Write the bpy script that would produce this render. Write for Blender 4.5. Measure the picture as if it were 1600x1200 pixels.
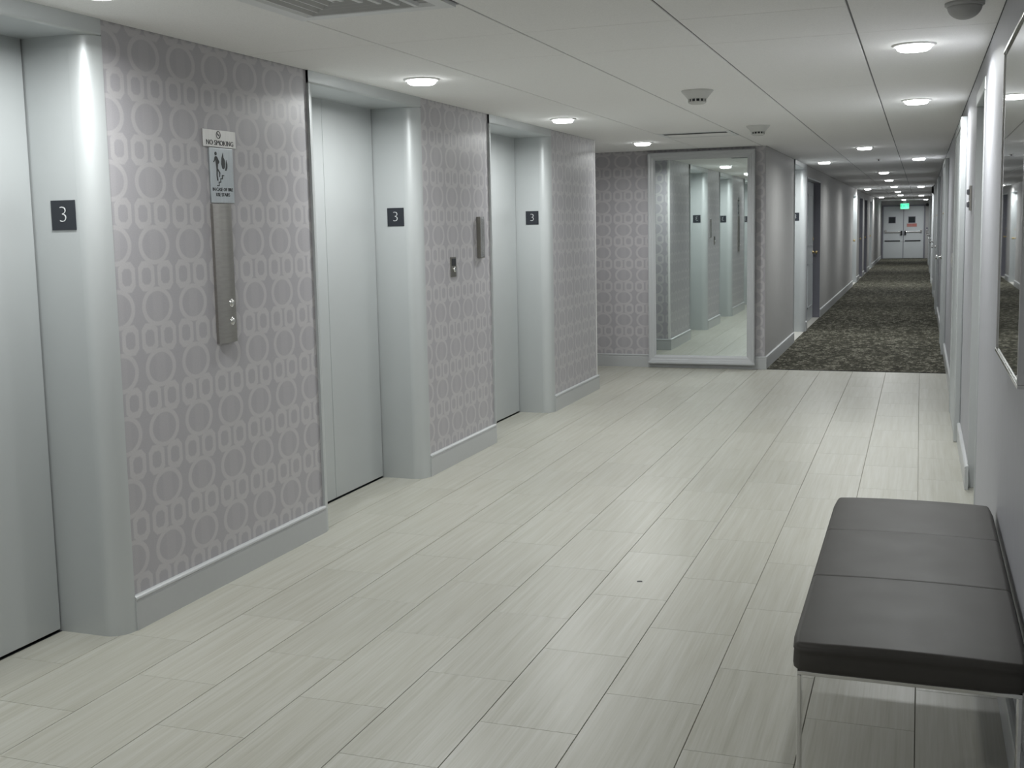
import bpy, bmesh, math, random
from mathutils import Vector, Matrix
random.seed(7)
for o in list(bpy.data.objects):
    bpy.data.objects.remove(o, do_unlink=True)
SC = bpy.context.scene
COL = SC.collection

# ------------------------------------------------------------------ camera, world, exposure
F, CX, CY, CAM_H = 1758.13, 9.43, -40.37, 1.4517
RX = Vector((0.94197512, 0.33510301, -0.01971917))
UP = Vector((-0.02004656, 0.11479505, 0.99318691))
FW = Vector((-0.33508358, 0.93516205, -0.11485175))
cd = bpy.data.cameras.new('camera')
cam = bpy.data.objects.new('camera', cd)
COL.objects.link(cam)
M = Matrix.Identity(4)
for i in range(3):
    M[i][0], M[i][1], M[i][2] = RX[i], UP[i], -FW[i]
M[2][3] = CAM_H
cam.matrix_world = M
cd.sensor_fit = 'HORIZONTAL'
cd.sensor_width = 36.0
cd.lens = F / 1600 * 36.0
cd.shift_x = -CX / 1600
cd.shift_y = CY / 1600
cd.clip_start = 0.02
cd.clip_end = 200
SC.camera = cam

world = bpy.data.worlds.new('world')
SC.world = world
world.use_nodes = True
bg = world.node_tree.nodes['Background']
bg.inputs[0].default_value = (0.0, 0.0, 0.0, 1)
bg.inputs[1].default_value = 0.0
SC.view_settings.view_transform = 'Standard'
SC.view_settings.look = 'None'
SC.view_settings.gamma = 1
SC.view_settings.use_curve_mapping = False
SC.view_settings.exposure = 0.0
LAMP_WATTS = 16.2        # each ceiling light
LAMP_SPREAD = 167.0      # beam of its lens, degrees
SC.cycles.use_denoising = True
SC.cycles.max_bounces = 14
SC.cycles.diffuse_bounces = 8
SC.cycles.glossy_bounces = 8

# ------------------------------------------------------------------ room dimensions (metres)
H = 2.2023            # ceiling
A = -2.716            # elevator wall
D = 11.335            # end of the lobby, start of the corridor
C = -1.443            # left wall of the corridor
B = 0.266             # right wall
E = 45.73             # far end of the corridor
Y0 = -3.0             # behind the camera
YC = 9.68             # corner of the elevator wall
XALC = -4.5           # far end of the side passage


# ------------------------------------------------------------------ node helpers
class NT:
    def __init__(self, name):
        self.m = bpy.data.materials.new(name)
        self.m.use_nodes = True
        self.t = self.m.node_tree
        self.b = self.t.nodes['Principled BSDF']

    def n(self, typ, **kw):
        nd = self.t.nodes.new(typ)
        for k, v in kw.items():
            setattr(nd, k, v)
        return nd

    def link(self, a, b):
        self.t.links.new(a, b)

    def put(self, sock, v):
        if isinstance(v, bpy.types.NodeSocket):
            self.link(v, sock)
        else:
            sock.default_value = v

    def math(self, op, a, b=None, clamp=False):
        nd = self.n('ShaderNodeMath', operation=op)
        nd.use_clamp = clamp
        self.put(nd.inputs[0], a)
        if b is not None:
            self.put(nd.inputs[1], b)
        return nd.outputs[0]

    def mix(self, f, a, b, mode='MIX'):
        nd = self.n('ShaderNodeMix', data_type='RGBA', blend_type=mode)
        self.put(nd.inputs[0], f)
        for s, v in ((nd.inputs[6], a), (nd.inputs[7], b)):
            if isinstance(v, tuple):
                v = (*v[:3], 1)
            self.put(s, v)
        return nd.outputs[2]

    def pos(self):
        g = self.n('ShaderNodeNewGeometry')
        s = self.n('ShaderNodeSeparateXYZ')
        self.link(g.outputs['Position'], s.inputs[0])
        return g.outputs['Position'], s.outputs

    def scaled(self, sx, sy, sz):
        g = self.n('ShaderNodeNewGeometry')
        m = self.n('ShaderNodeVectorMath', operation='MULTIPLY')
        self.link(g.outputs['Position'], m.inputs[0])
        m.inputs[1].default_value = (sx, sy, sz)
        return m.outputs[0]

    def noise(self, vec, scale, detail=3, rough=0.5):
        nd = self.n('ShaderNodeTexNoise')
        self.link(vec, nd.inputs['Vector'])
        nd.inputs['Scale'].default_value = scale
        nd.inputs['Detail'].default_value = detail
        nd.inputs['Roughness'].default_value = rough
        return nd.outputs[0]

    def ramp(self, fac, stops):
        nd = self.n('ShaderNodeValToRGB')
        self.link(fac, nd.inputs[0])
        el = nd.color_ramp.elements
        while len(el) < len(stops):
            el.new(0.5)
        for e, (p, c) in zip(el, stops):
            e.position = p
            e.color = (*c, 1) if len(c) == 3 else c
        return nd.outputs[0]

    def bump(self, h, strength, dist=0.002):
        nd = self.n('ShaderNodeBump')
        nd.inputs['Strength'].default_value = strength
        nd.inputs['Distance'].default_value = dist
        self.link(h, nd.inputs['Height'])
        self.link(nd.outputs[0], self.b.inputs['Normal'])

    def set(self, color=None, rough=None, metal=None, spec=None, **kw):
        if color is not None:
            self.put(self.b.inputs['Base Color'], (*color, 1) if isinstance(color, tuple) else color)
        if rough is not None:
            self.put(self.b.inputs['Roughness'], rough)
        if metal is not None:
            self.b.inputs['Metallic'].default_value = metal
        if spec is not None:
            self.b.inputs['Specular IOR Level'].default_value = spec
        return self


def plain(name, color, rough=0.5, metal=0.0, spec=0.5, var=0.04, scale=40.0):
    """a procedural finish: one colour with a faint cloudy variation"""
    m = NT(name)
    v = m.noise(m.scaled(1, 1, 1), scale, 2)
    lo = tuple(c * (1 - var) for c in color)
    hi = tuple(min(1, c * (1 + var)) for c in color)
    m.set(m.mix(v, lo, hi), rough, metal, spec)
    return m.m


def emissive(name, color, strength):
    m = NT(name)
    m.set((0.9, 0.9, 0.9), 0.4)
    m.b.inputs['Emission Color'].default_value = (*color, 1)
    m.b.inputs['Emission Strength'].default_value = strength
    return m.m


def wallpaper(name, axis, u0, v0):
    P, V = 0.222, 0.2315
    m = NT(name)
    pos, xyz = m.pos()
    u = m.math('DIVIDE', m.math('SUBTRACT', xyz[axis], u0), P)
    v = m.math('DIVIDE', m.math('SUBTRACT', xyz[2], v0), V)
    x = m.math('MULTIPLY', m.math('SUBTRACT', m.math('FRACT', m.math('ADD', u, 100.5)), 0.5), P)
    y = m.math('MULTIPLY', m.math('SUBTRACT', m.math('FRACT', m.math('ADD', v, 100.5)), 0.5), V)
    q = m.math('SQRT', m.math('ADD', m.math('POWER', m.math('ABSOLUTE', m.math('DIVIDE', x, 0.091)), 2.0),
                              m.math('POWER', m.math('ABSOLUTE', m.math('DIVIDE', y, 0.074)), 2.0)))
    ring = m.math('ADD', m.math('DIVIDE', m.math('SUBTRACT', 0.115, m.math('ABSOLUTE', m.math('SUBTRACT', q, 0.885))), 0.06), 0.5, clamp=True)
    x2 = m.math('ABSOLUTE', m.math('MULTIPLY', m.math('SUBTRACT', m.math('FRACT', m.math('ADD', m.math('MULTIPLY', u, 2.0), 100.0)), 0.5), P / 2))
    y2 = m.math('ABSOLUTE', m.math('MULTIPLY', m.math('SUBTRACT', m.math('FRACT', m.math('ADD', v, 100.0)), 0.5), V))
    mm = m.math('MAXIMUM', m.math('MAXIMUM', m.math('DIVIDE', x2, 0.0465), m.math('DIVIDE', y2, 0.056)),
                m.math('DIVIDE', m.math('ADD', x2, y2), 0.080))
    octo = m.math('ADD', m.math('DIVIDE', m.math('SUBTRACT', 0.22, m.math('ABSOLUTE', m.math('SUBTRACT', mm, 0.78))), 0.09), 0.5, clamp=True)
    inner = m.math('MULTIPLY', m.math('DIVIDE', m.math('SUBTRACT', 0.82, q), 0.06, clamp=True),
                   m.math('DIVIDE', m.math('SUBTRACT', 0.034, m.math('ABSOLUTE', x)), 0.012, clamp=True))
    inner = m.math('MULTIPLY', inner, 0.22)
    mask = m.math('MAXIMUM', m.math('MAXIMUM', ring, octo), inner)
    cloth = m.noise(m.scaled(1, 1, 1), 260, 2)
    patch = m.noise(m.scaled(1, 1, 1), 14, 2)
    mask = m.math('MULTIPLY', mask, m.math('ADD', m.math('MULTIPLY', patch, 0.5), 0.72))
    base = m.mix(mask, WP_BG, WP_LINE)
    base = m.mix(m.math('MULTIPLY', cloth, 0.25), base, (0.12, 0.12, 0.13))
    m.set(base, 0.42, 0.0, 0.5)
    m.bump(cloth, 0.15, 0.001)
    return m.m


WP_BG = (0.435, 0.42, 0.447)
WP_LINE = (0.545, 0.53, 0.542)
M_wp_left = wallpaper('patterned_wallpaper_left', 1, 3.549, 0.722)
M_wp_back = wallpaper('patterned_wallpaper_back', 0, -2.885, 0.715)


def textured_wall(name, color, rough=0.55):
    m = NT(name)
    n1 = m.noise(m.scaled(1, 1, 1), 180, 3)
    n2 = m.noise(m.scaled(1, 1, 0.2), 35, 3)
    col = m.mix(n2, tuple(c * 0.93 for c in color), tuple(c * 1.06 for c in color))
    m.set(col, rough, 0, 0.45)
    m.bump(n1, 0.25, 0.001)
    return m.m


M_wall_right = textured_wall('grey_vinyl_wall', (0.385, 0.388, 0.415))
M_wall_corr = textured_wall('corridor_vinyl_wall', (0.40, 0.395, 0.385))
M_wall_plain = textured_wall('plain_painted_wall', (0.42, 0.42, 0.42))
M_steel = plain('grey_satin_steel', (0.515, 0.538, 0.543), 0.43, 0.32, 0.5, 0.02, 6)
M_base = plain('grey_painted_trim', (0.46, 0.472, 0.478), 0.30, 0, 0.5, 0.02)
M_dark = plain('dark_gap', (0.015, 0.016, 0.018), 0.8)
M_black = plain('black_plastic', (0.016, 0.017, 0.020), 0.30)
M_black_plate = plain('black_number_plate', (0.020, 0.023, 0.030), 0.28, 0, 0.5)
M_numeral = plain('pale_grey_numeral', (0.62, 0.63, 0.64), 0.5)
M_ink = plain('dark_print', (0.018, 0.020, 0.022), 0.5)
M_doorp = plain('grey_door_paint', (0.52, 0.55, 0.565), 0.4, 0, 0.5, 0.02)
M_jamb = plain('dark_grey_jamb_paint', (0.20, 0.20, 0.235), 0.45)
M_brass = plain('brass', (0.55, 0.42, 0.20), 0.3, 1.0)
M_white = plain('white_plastic', (0.72, 0.72, 0.71), 0.4, 0, 0.5, 0.02)
M_detector = plain('off_white_plastic', (0.56, 0.56, 0.54), 0.5, 0, 0.5, 0.02)
M_chrome = plain('polished_chrome', (0.78, 0.78, 0.77), 0.16, 1.0)
M_mirror_frame = plain('grey_lacquered_mirror_frame', (0.50, 0.515, 0.53), 0.25, 0.0, 0.6, 0.02)
M_grille = plain('white_vent_metal', (0.74, 0.75, 0.76), 0.4, 0, 0.5, 0.02)
M_red = plain('red_lettering', (0.50, 0.09, 0.06), 0.5)
M_paper = plain('pale_notice', (0.36, 0.33, 0.32), 0.6)
M_glass_dark = plain('dark_wired_glass', (0.02, 0.025, 0.03), 0.12)
M_green = emissive('green_exit_glow', (0.02, 1.0, 0.42), 1.6)
M_greendark = plain('exit_stencil', (0.005, 0.16, 0.07), 0.5)
M_lamp = emissive('led_diffuser', (0.975, 1.0, 0.99), 19.0)
M_threshold = plain('cream_threshold_stone', (0.55, 0.54, 0.50), 0.4)


def mirror_mat(name, col):
    m = NT(name)
    v = m.noise(m.scaled(1, 1, 1), 3, 1)
    m.set(m.mix(v, col, tuple(c * 1.02 for c in col)), 0.015, 1.0)
    return m.m


M_mirror = mirror_mat('silvered_mirror_glass', (0.74, 0.80, 0.785))
M_mirror_r = mirror_mat('silvered_mirror_glass_right', (0.66, 0.68, 0.67))


def brushed(name, col, rough, sx=1, sy=1, sz=1):
    m = NT(name)
    n1 = m.noise(m.scaled(sx, sy, sz), 120, 3)
    m.set(m.mix(n1, tuple(c * 0.85 for c in col), tuple(c * 1.1 for c in col)), rough, 1.0)
    m.bump(n1, 0.06, 0.0005)
    return m.m


M_stainless = brushed('brushed_stainless', (0.40, 0.385, 0.36), 0.36, 1, 0.06, 1)
M_silver_plate = brushed('brushed_silver_plate', (0.66, 0.65, 0.63), 0.28, 1, 1, 0.06)
M_fire_plate = brushed('satin_sign_plate', (0.50, 0.53, 0.545), 0.33, 1, 1, 0.06)
M_bronze = brushed('dark_bronze', (0.30, 0.29, 0.26), 0.35)


def floor_mat():
    m = NT('striated_porcelain_tile')
    oi = m.n('ShaderNodeObjectInfo')
    g = m.n('ShaderNodeNewGeometry')
    ad = m.n('ShaderNodeVectorMath', operation='ADD')
    cm = m.n('ShaderNodeCombineXYZ')
    rnd = oi.outputs['Random']
    m.link(m.math('MULTIPLY', rnd, 7.0), cm.inputs[0])
    m.link(m.math('MULTIPLY', rnd, 31.0), cm.inputs[1])
    m.link(g.outputs['Position'], ad.inputs[0])
    m.link(cm.outputs[0], ad.inputs[1])

    def sc(x, y):
        v = m.n('ShaderNodeVectorMath', operation='MULTIPLY')
        m.link(ad.outputs[0], v.inputs[0])
        v.inputs[1].default_value = (x, y, 1)
        return v.outputs[0]
    fine = m.noise(sc(150, 3.2), 1.0, 4, 0.6)
    mid = m.noise(sc(38, 1.1), 1.0, 3, 0.55)
    cloud = m.noise(sc(4, 2.0), 1.0, 2)
    s = m.math('ADD', m.math('MULTIPLY', fine, 0.5), m.math('MULTIPLY', mid, 0.5))
    col = m.ramp(s, [(0.30, (0.325, 0.312, 0.256)), (0.46, (0.405, 0.396, 0.340)), (0.56, (0.445, 0.440, 0.392)), (0.72, (0.52, 0.517, 0.475))])
    col = m.mix(m.math('MULTIPLY', cloud, 0.35), col, (0.41, 0.405, 0.365))
    tint = m.mix(rnd, (0.955, 0.955, 0.95), (1.02, 1.02, 1.02))
    col = m.mix(1.0, col, tint, 'MULTIPLY')
    m.set(col, m.math('ADD', 0.27, m.math('MULTIPLY', fine, 0.16)), 0, 0.5)
    m.bump(s, 0.10, 0.0006)
    return m.m


M_tile = floor_mat()
M_grout = plain('grey_grout', (0.315, 0.305, 0.265), 0.85)


def carpet_mat():
    m = NT('flecked_loop_carpet')
    v1 = m.n('ShaderNodeTexVoronoi')
    m.link(m.scaled(24, 10, 1), v1.inputs['Vector'])
    v1.inputs['Scale'].default_value = 1.0
    s1 = m.n('ShaderNodeSeparateColor')
    m.link(v1.outputs['Color'], s1.inputs[0])
    v2 = m.n('ShaderNodeTexVoronoi')
    m.link(m.scaled(66, 24, 1), v2.inputs['Vector'])
    v2.inputs['Scale'].default_value = 1.0
    s2 = m.n('ShaderNodeSeparateColor')
    m.link(v2.outputs['Color'], s2.inputs[0])
    f = m.math('ADD', m.math('MULTIPLY', s1.outputs[0], 0.55), m.math('MULTIPLY', s2.outputs[1], 0.45))
    col = m.ramp(f, [(0.18, (0.030, 0.029, 0.021)), (0.42, (0.052, 0.050, 0.038)), (0.62, (0.078, 0.075, 0.058)), (0.83, (0.19, 0.184, 0.15))])
    m.set(col, 0.95, 0, 0.1)
    m.bump(m.noise(m.scaled(1, 1, 1), 220, 2), 0.5, 0.004)
    return m.m


M_carpet = carpet_mat()


def ceiling_mat():
    m = NT('mineral_fibre_ceiling_tile')
    n1 = m.noise(m.scaled(1, 1, 1), 240, 3, 0.7)
    col = m.ramp(n1, [(0.35, (0.83, 0.825, 0.82)), (0.55, (0.89, 0.885, 0.88)), (0.75, (0.92, 0.915, 0.91))])
    m.set(col, 0.9, 0, 0.2)
    m.bump(n1, 0.15, 0.001)
    return m.m


M_ceil = ceiling_mat()
M_tbar = plain('ceiling_grid_shadow', (0.17, 0.17, 0.175), 0.7)


def leather_mat():
    m = NT('dark_brown_leather')
    v = m.n('ShaderNodeTexVoronoi', feature='DISTANCE_TO_EDGE')
    m.link(m.scaled(1, 1, 1), v.inputs['Vector'])
    v.inputs['Scale'].default_value = 420
    n = m.noise(m.scaled(1, 1, 1), 9, 3)
    m.set(m.mix(n, (0.040, 0.037, 0.033), (0.054, 0.050, 0.045)), m.math('ADD', 0.46, m.math('MULTIPLY', n, 0.10)), 0, 0.38)
    m.bump(v.outputs[0], 0.15, 0.0006)
    return m.m


M_leather = leather_mat()


# ------------------------------------------------------------------ mesh helpers
def link(name, mesh, parent=None, loc=(0, 0, 0)):
    o = bpy.data.objects.new(name, mesh)
    COL.objects.link(o)
    o.location = loc
    if parent is not None:
        o.parent = parent
    return o


def props(o, label=None, cat=None, group=None, kind=None):
    for k, v in (('label', label), ('category', cat), ('group', group), ('kind', kind)):
        if v:
            o[k] = v
    return o


def empty(name, loc, label, cat, group=None, kind=None):
    o = bpy.data.objects.new(name, None)
    COL.objects.link(o)
    o.empty_display_size = 0.1
    o.location = loc
    return props(o, label, cat, group, kind)


class MB:
    """collects geometry in world coordinates; build() makes one mesh object"""

    def __init__(self):
        self.v, self.f, self.mi, self.sm = [], [], [], []

    def add(self, vs, fs, mi=0, smooth=False):
        n = len(self.v)
        self.v += [tuple(p) for p in vs]
        for f in fs:
            self.f.append(tuple(i + n for i in f))
            self.mi.append(mi)
            self.sm.append(smooth)
        return self

    def box(self, x0, x1, y0, y1, z0, z1, mi=0, bev=0.0):
        x0, x1 = min(x0, x1), max(x0, x1)
        y0, y1 = min(y0, y1), max(y0, y1)
        z0, z1 = min(z0, z1), max(z0, z1)
        if bev <= 0:
            vs = [(x, y, z) for x in (x0, x1) for y in (y0, y1) for z in (z0, z1)]
            fs = [(0, 1, 3, 2), (4, 6, 7, 5), (0, 4, 5, 1), (2, 3, 7, 6), (0, 2, 6, 4), (1, 5, 7, 3)]
            return self.add(vs, fs, mi)
        bm = bmesh.new()
        bmesh.ops.create_cube(bm, size=1)
        for v in bm.verts:
            v.co = Vector(((x0 + x1) / 2 + v.co.x * (x1 - x0), (y0 + y1) / 2 + v.co.y * (y1 - y0), (z0 + z1) / 2 + v.co.z * (z1 - z0)))
        b = min(bev, 0.45 * min(x1 - x0, y1 - y0, z1 - z0))
        bmesh.ops.bevel(bm, geom=list(bm.edges), offset=b, segments=2, affect='EDGES', profile=0.6)
        bm.verts.index_update()
        self.add([v.co[:] for v in bm.verts], [[v.index for v in f.verts] for f in bm.faces], mi)
        bm.free()
        return self

    def lathe(self, cx, cy, prof, axis='z', seg=24, mi=0, cz=0.0, smooth=True):
        """prof: (radius, height); axis z: height added to cz; axis x / y: height along that axis"""
        vs, fs = [], []
        for r, h in prof:
            for k in range(seg):
                a = 2 * math.pi * k / seg
                p, q = r * math.cos(a), r * math.sin(a)
                if axis == 'z':
                    vs.append((cx + p, cy + q, cz + h))
                elif axis == 'x':
                    vs.append((cx + h, cy + p, cz + q))
                else:
                    vs.append((cx + p, cy + h, cz + q))
        for i in range(len(prof) - 1):
            for k in range(seg):
                k2 = (k + 1) % seg
                fs.append((i * seg + k, i * seg + k2, (i + 1) * seg + k2, (i + 1) * seg + k))
        n = len(prof)
        self.add(vs, fs, mi, smooth)
        base = len(self.v) - len(vs)
        self.f.append(tuple(base + k for k in range(seg)))
        self.mi.append(mi)
        self.sm.append(False)
        self.f.append(tuple(base + (n - 1) * seg + k for k in range(seg)))
        self.mi.append(mi)
        self.sm.append(False)
        return self

    def prism(self, pts, fn, d0, d1, mi=0):
        """polygon pts (u, v) extruded from d0 to d1; fn(u, v, d) gives world points"""
        n = len(pts)
        vs = [fn(u, v, d0) for u, v in pts] + [fn(u, v, d1) for u, v in pts]
        fs = [tuple(range(n)), tuple(range(2 * n - 1, n - 1, -1))]
        for i in range(n):
            j = (i + 1) % n
            fs.append((i, i + n, j + n, j))
        return self.add(vs, fs, mi)

    def build(self, name, mats, parent=None, fix=True, centre=False):
        me = bpy.data.meshes.new(name)
        off = Vector((0, 0, 0))
        p = parent
        while p is not None:
            off += p.location
            p = p.parent
        loc = Vector((0, 0, 0))
        if centre:
            lo = Vector([min(v[i] for v in self.v) for i in range(3)])
            hi = Vector([max(v[i] for v in self.v) for i in range(3)])
            loc = (lo + hi) / 2 - off
            loc.z = lo.z - off.z
        tot = off + loc
        me.from_pydata([tuple(Vector(v) - tot) for v in self.v], [], self.f)
        if not isinstance(mats, (list, tuple)):
            mats = [mats]
        for m in mats:
            me.materials.append(m)
        me.polygons.foreach_set('material_index', self.mi)
        me.polygons.foreach_set('use_smooth', self.sm)
        if fix:
            bm = bmesh.new()
            bm.from_mesh(me)
            bmesh.ops.recalc_face_normals(bm, faces=bm.faces)
            bm.to_mesh(me)
            bm.free()
        me.update()
        return link(name, me, parent, loc)


def text_mesh(name, body, size, mat, matrix, parent, ext=0.0006, align='CENTER', sx=1.0, thin=0.0):
    cu = bpy.data.curves.new('lettering', 'FONT')
    cu.body = body
    cu.size = size
    cu.extrude = ext
    cu.align_x = align
    cu.align_y = 'CENTER'
    cu.resolution_u = 3
    cu.offset = thin
    t = bpy.data.objects.new('lettering_source', cu)
    COL.objects.link(t)
    bpy.context.view_layer.update()
    me = bpy.data.meshes.new_from_object(t)
    bpy.data.objects.remove(t, do_unlink=True)
    me.name = name
    off = Vector((0, 0, 0))
    p = parent
    while p is not None:
        off += p.location
        p = p.parent
    me.transform(Matrix.Translation(-off) @ matrix @ Matrix.Diagonal((sx, 1, 1, 1)))
    me.materials.clear()
    me.materials.append(mat)
    return link(name, me, parent)


def facing(loc, rotz):
    """text matrix: rotz 0 faces -Y, 90 faces +X, 180 faces +Y, -90 faces -X"""
    return Matrix.Translation(loc) @ Matrix.Rotation(math.radians(rotz), 4, 'Z') @ Matrix.Rotation(math.radians(90), 4, 'X')


# ------------------------------------------------------------------ FLOOR
T = 0.3048
FX, FY = -1.207, 3.266
floor = MB().box(XALC, B + 0.30, Y0, D, -0.08, -0.003).build('floor', M_grout)
props(floor, 'lobby floor of pale striated tiles in half-bond', 'floor', None, 'structure')
tile_cache = {}


def tile(x0, x1, y0, y1):
    gx, gy = 0.0013, 0.0006
    x0, x1, y0, y1 = x0 + gx, x1 - gx, y0 + gy, y1 - gy
    w, l = x1 - x0, y1 - y0
    if w < 0.01 or l < 0.01:
        return
    key = (round(w, 4), round(l, 4))
    if key not in tile_cache:
        m = MB()
        b = 0.0008
        vs = []
        for z, i in ((-0.008, 0), (-b, 0), (0, b)):
            vs += [(-w / 2 + i, -l / 2 + i, z), (w / 2 - i, -l / 2 + i, z), (w / 2 - i, l / 2 - i, z), (-w / 2 + i, l / 2 - i, z)]
        fs = [(8, 9, 10, 11)]
        for k in (0, 4):
            for i in range(4):
                j = (i + 1) % 4
                fs.append((k + i, k + j, k + 4 + j, k + 4 + i))
        me = bpy.data.meshes.new('tile')
        me.from_pydata(vs, [], fs)
        me.materials.append(M_tile)
        tile_cache[key] = me
    link('tile', tile_cache[key], floor, ((x0 + x1) / 2, (y0 + y1) / 2, 0))


XR = B + 0.30          # tiles run on into the recessed doorway on the right
for ix in range(-11, 6):
    xa, xb = FX + ix * T, FX + (ix + 1) * T
    xa, xb = max(xa, XALC), min(xb, XR)
    if xb - xa < 0.02:
        continue
    sh = 0.5 if ix % 2 == 0 else 0.0
    if xb <= -3.0:
        ymin = YC
    elif xa >= B - 0.02:
        ymin = 5.3
    else:
        ymin = 1.6
    ymax = 6.9 if xa >= B - 0.02 else D
    for iy in range(-4, 15):
        ya, yb = FY + (iy + sh) * 2 * T, FY + (iy + 1 + sh) * 2 * T
        ya, yb = max(ya, ymin), min(yb, ymax)
        if yb - ya > 0.02:
            tile(xa, xb, ya, yb)
m = MB().box(-3.05, B, Y0, 1.598, -0.008, 0)
o = m.build('near_flooring', M_tile, floor)
carpet = MB().box(C, B, D, E, -0.05, 0.004).build('carpet', M_carpet)
props(carpet, 'dark flecked carpet running down the long corridor', 'carpet', None, 'structure')
m = MB().box(C, B, D - 0.006, D + 0.002, 0.0, 0.0045)
props(m.build('trim_1', M_dark), 'thin dark edge strip where tiles meet the carpet', 'trim', None, 'structure')

# ------------------------------------------------------------------ CEILING
ceiling = MB().box(XALC, B + 0.3, Y0, E + 0.2, H + 0.004, H + 0.08).build('ceiling', M_tbar)
props(ceiling, 'white suspended ceiling of fibre tiles over lobby and corridor', 'ceiling', None, 'structure')
ct_cache = {}
GX, GY = -1.477, 3.611
CT = 0.6096


def ctile(x0, x1, y0, y1, gx=0.0036, gy=0.0014):
    x0, x1, y0, y1 = x0 + gx, x1 - gx, y0 + gy, y1 - gy
    w, l = x1 - x0, y1 - y0
    key = (round(w, 4), round(l, 4))
    if key not in ct_cache:
        me = bpy.data.meshes.new('ceiling_tile')
        b = 0.002
        vs = []
        for z, i in ((0.006, 0), (b, 0), (0, b)):
            vs += [(-w / 2 + i, -l / 2 + i, z), (w / 2 - i, -l / 2 + i, z), (w / 2 - i, l / 2 - i, z), (-w / 2 + i, l / 2 - i, z)]
        fs = [(11, 10, 9, 8)]
        for k in (0, 4):
            for i in range(4):
                j = (i + 1) % 4
                fs.append((k + 4 + i, k + 4 + j, k + j, k + i))
        me.from_pydata(vs, [], fs)
        me.materials.append(M_ceil)
        ct_cache[key] = me
    link('ceiling_tile', ct_cache[key], ceiling, ((x0 + x1) / 2, (y0 + y1) / 2, H))


def krow(ks):
    return [GY + k * CT for k in ks]


XG = [A, GX - CT, GX, GX + CT, GX + 2 * CT, B]
cols = [
    (XG[0], XG[1], [Y0] + krow([-7, -4, 1]) + [D]),
    (XG[1], XG[2], [Y0] + krow([-7, -4, -1, 0, 1, 2, 9.37, 10.22]) + [D]),
    (XG[2], XG[3], [Y0] + krow([-7, -4, -1, 1, 2]) + [D]),
    (XG[3], XG[4], [Y0] + krow([-7, -4, -2, 1, 2, 5]) + [D]),
    (XG[4], XG[5], [Y0] + krow([-7, -4, -1, 2]) + [D]),
]
for ci, (xa, xb, ys) in enumerate(cols):
    for ya, yb in zip(ys, ys[1:]):
        if ci == 1 and abs(ya - krow([-1])[0]) < 0.01:
            continue        # the square air diffuser fills this bay
        if ci == 1 and abs(ya - krow([9.37])[0]) < 0.01:
            continue        # the slotted return grille fills this bay
        ctile(xa, xb, ya, yb)
ctile(XALC, A, YC, D)
ctile(A - 0.3, A, Y0, YC)
ctile(B, B + 0.3, Y0, D)
for xa, xb in ((C, XG[3]), (XG[3], XG[4]), (XG[4], B)):
    y = D
    while y < E - 0.01:
        yb = min(y + 6 * CT, E)
        ctile(xa, xb, y, yb)
        y = yb

# ------------------------------------------------------------------ WALLS
EL = [(2.05, 3.306), (4.722, 5.978), (7.070, 8.400)]     # elevator openings in the left wall
m = MB()
ys = [Y0] + [y for e in EL for y in e] + [YC]
for ya, yb in zip(ys[::2], ys[1::2]):
    m.box(A - 0.34, A, ya, yb, 0, H + 0.002)
for i, f in enumerate(m.f):
    n = [m.v[j] for j in f]
    if all(abs(p[1] - YC) < 1e-6 for p in n):
        m.mi[i] = 1
o = m.build('wall_left', [M_wp_left, M_wp_back])
props(o, 'elevator wall papered with pale interlocking chain pattern', 'wall', None, 'structure')
o = MB().box(A - 0.60, A - 0.34, Y0, YC, 0, H).build('wall_shaft', M_dark)
props(o, 'hidden shaft wall behind the elevators', 'wall', None, 'structure')
o = MB().box(XALC, C - 0.0008, D, D + 0.1, 0, H + 0.002).build('wall_back', M_wp_back)
props(o, 'lobby end wall with chain wallpaper holding the tall mirror', 'wall', None, 'structure')
o = MB().box(XALC - 0.1, XALC, YC - 0.4, D + 0.1, 0, H + 0.002).build('wall_passage', M_wall_plain)
props(o, 'plain wall closing the side passage behind the elevators', 'wall', None, 'structure')
o = MB().box(XALC, A - 0.34, YC - 0.1, YC, 0, H + 0.002).build('wall_passage_side', M_wp_back)
props(o, 'papered side wall of the passage behind the elevator bank', 'wall', None, 'structure')
o = MB().box(A - 0.3, B + 0.3, Y0 - 0.1, Y0, 0, H + 0.002).build('wall_front', M_wall_plain)
props(o, 'plain lobby wall behind the viewer', 'wall', None, 'structure')

# corridor left wall with its openings
LEL = (13.95, 15.40)                       # service elevator
LD = [(15.60, 17.72), (26.45, 28.05), (29.3, 30.9), (31.9, 33.5), (35.2, 36.8)]
m = MB()
ys = [D + 0.1] + list(LEL) + [y for e in LD for y in e] + [E]
for ya, yb in zip(ys[::2], ys[1::2]):
    m.box(C - 0.34, C, ya, yb, 0, H + 0.002)
for ya, yb in LD:
    m.box(C - 0.34, C, ya, yb, 2.06, H + 0.002)
    m.box(C - 0.34, C - 0.13, ya, yb, 0, 2.06)
m.box(C - 0.1, C, D + 0.0005, D + 0.1, 0, H + 0.002)
o = m.build('wall_corridor_left', M_wall_corr)
props(o, 'plain beige grey left wall of the carpeted corridor', 'wall', None, 'structure')
o = MB().box(C - 0.60, C - 0.34, D + 0.2, E, 0, H).build('wall_corridor_shaft', M_dark)
props(o, 'hidden shaft wall behind the corridor elevator', 'wall', None, 'structure')

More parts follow.
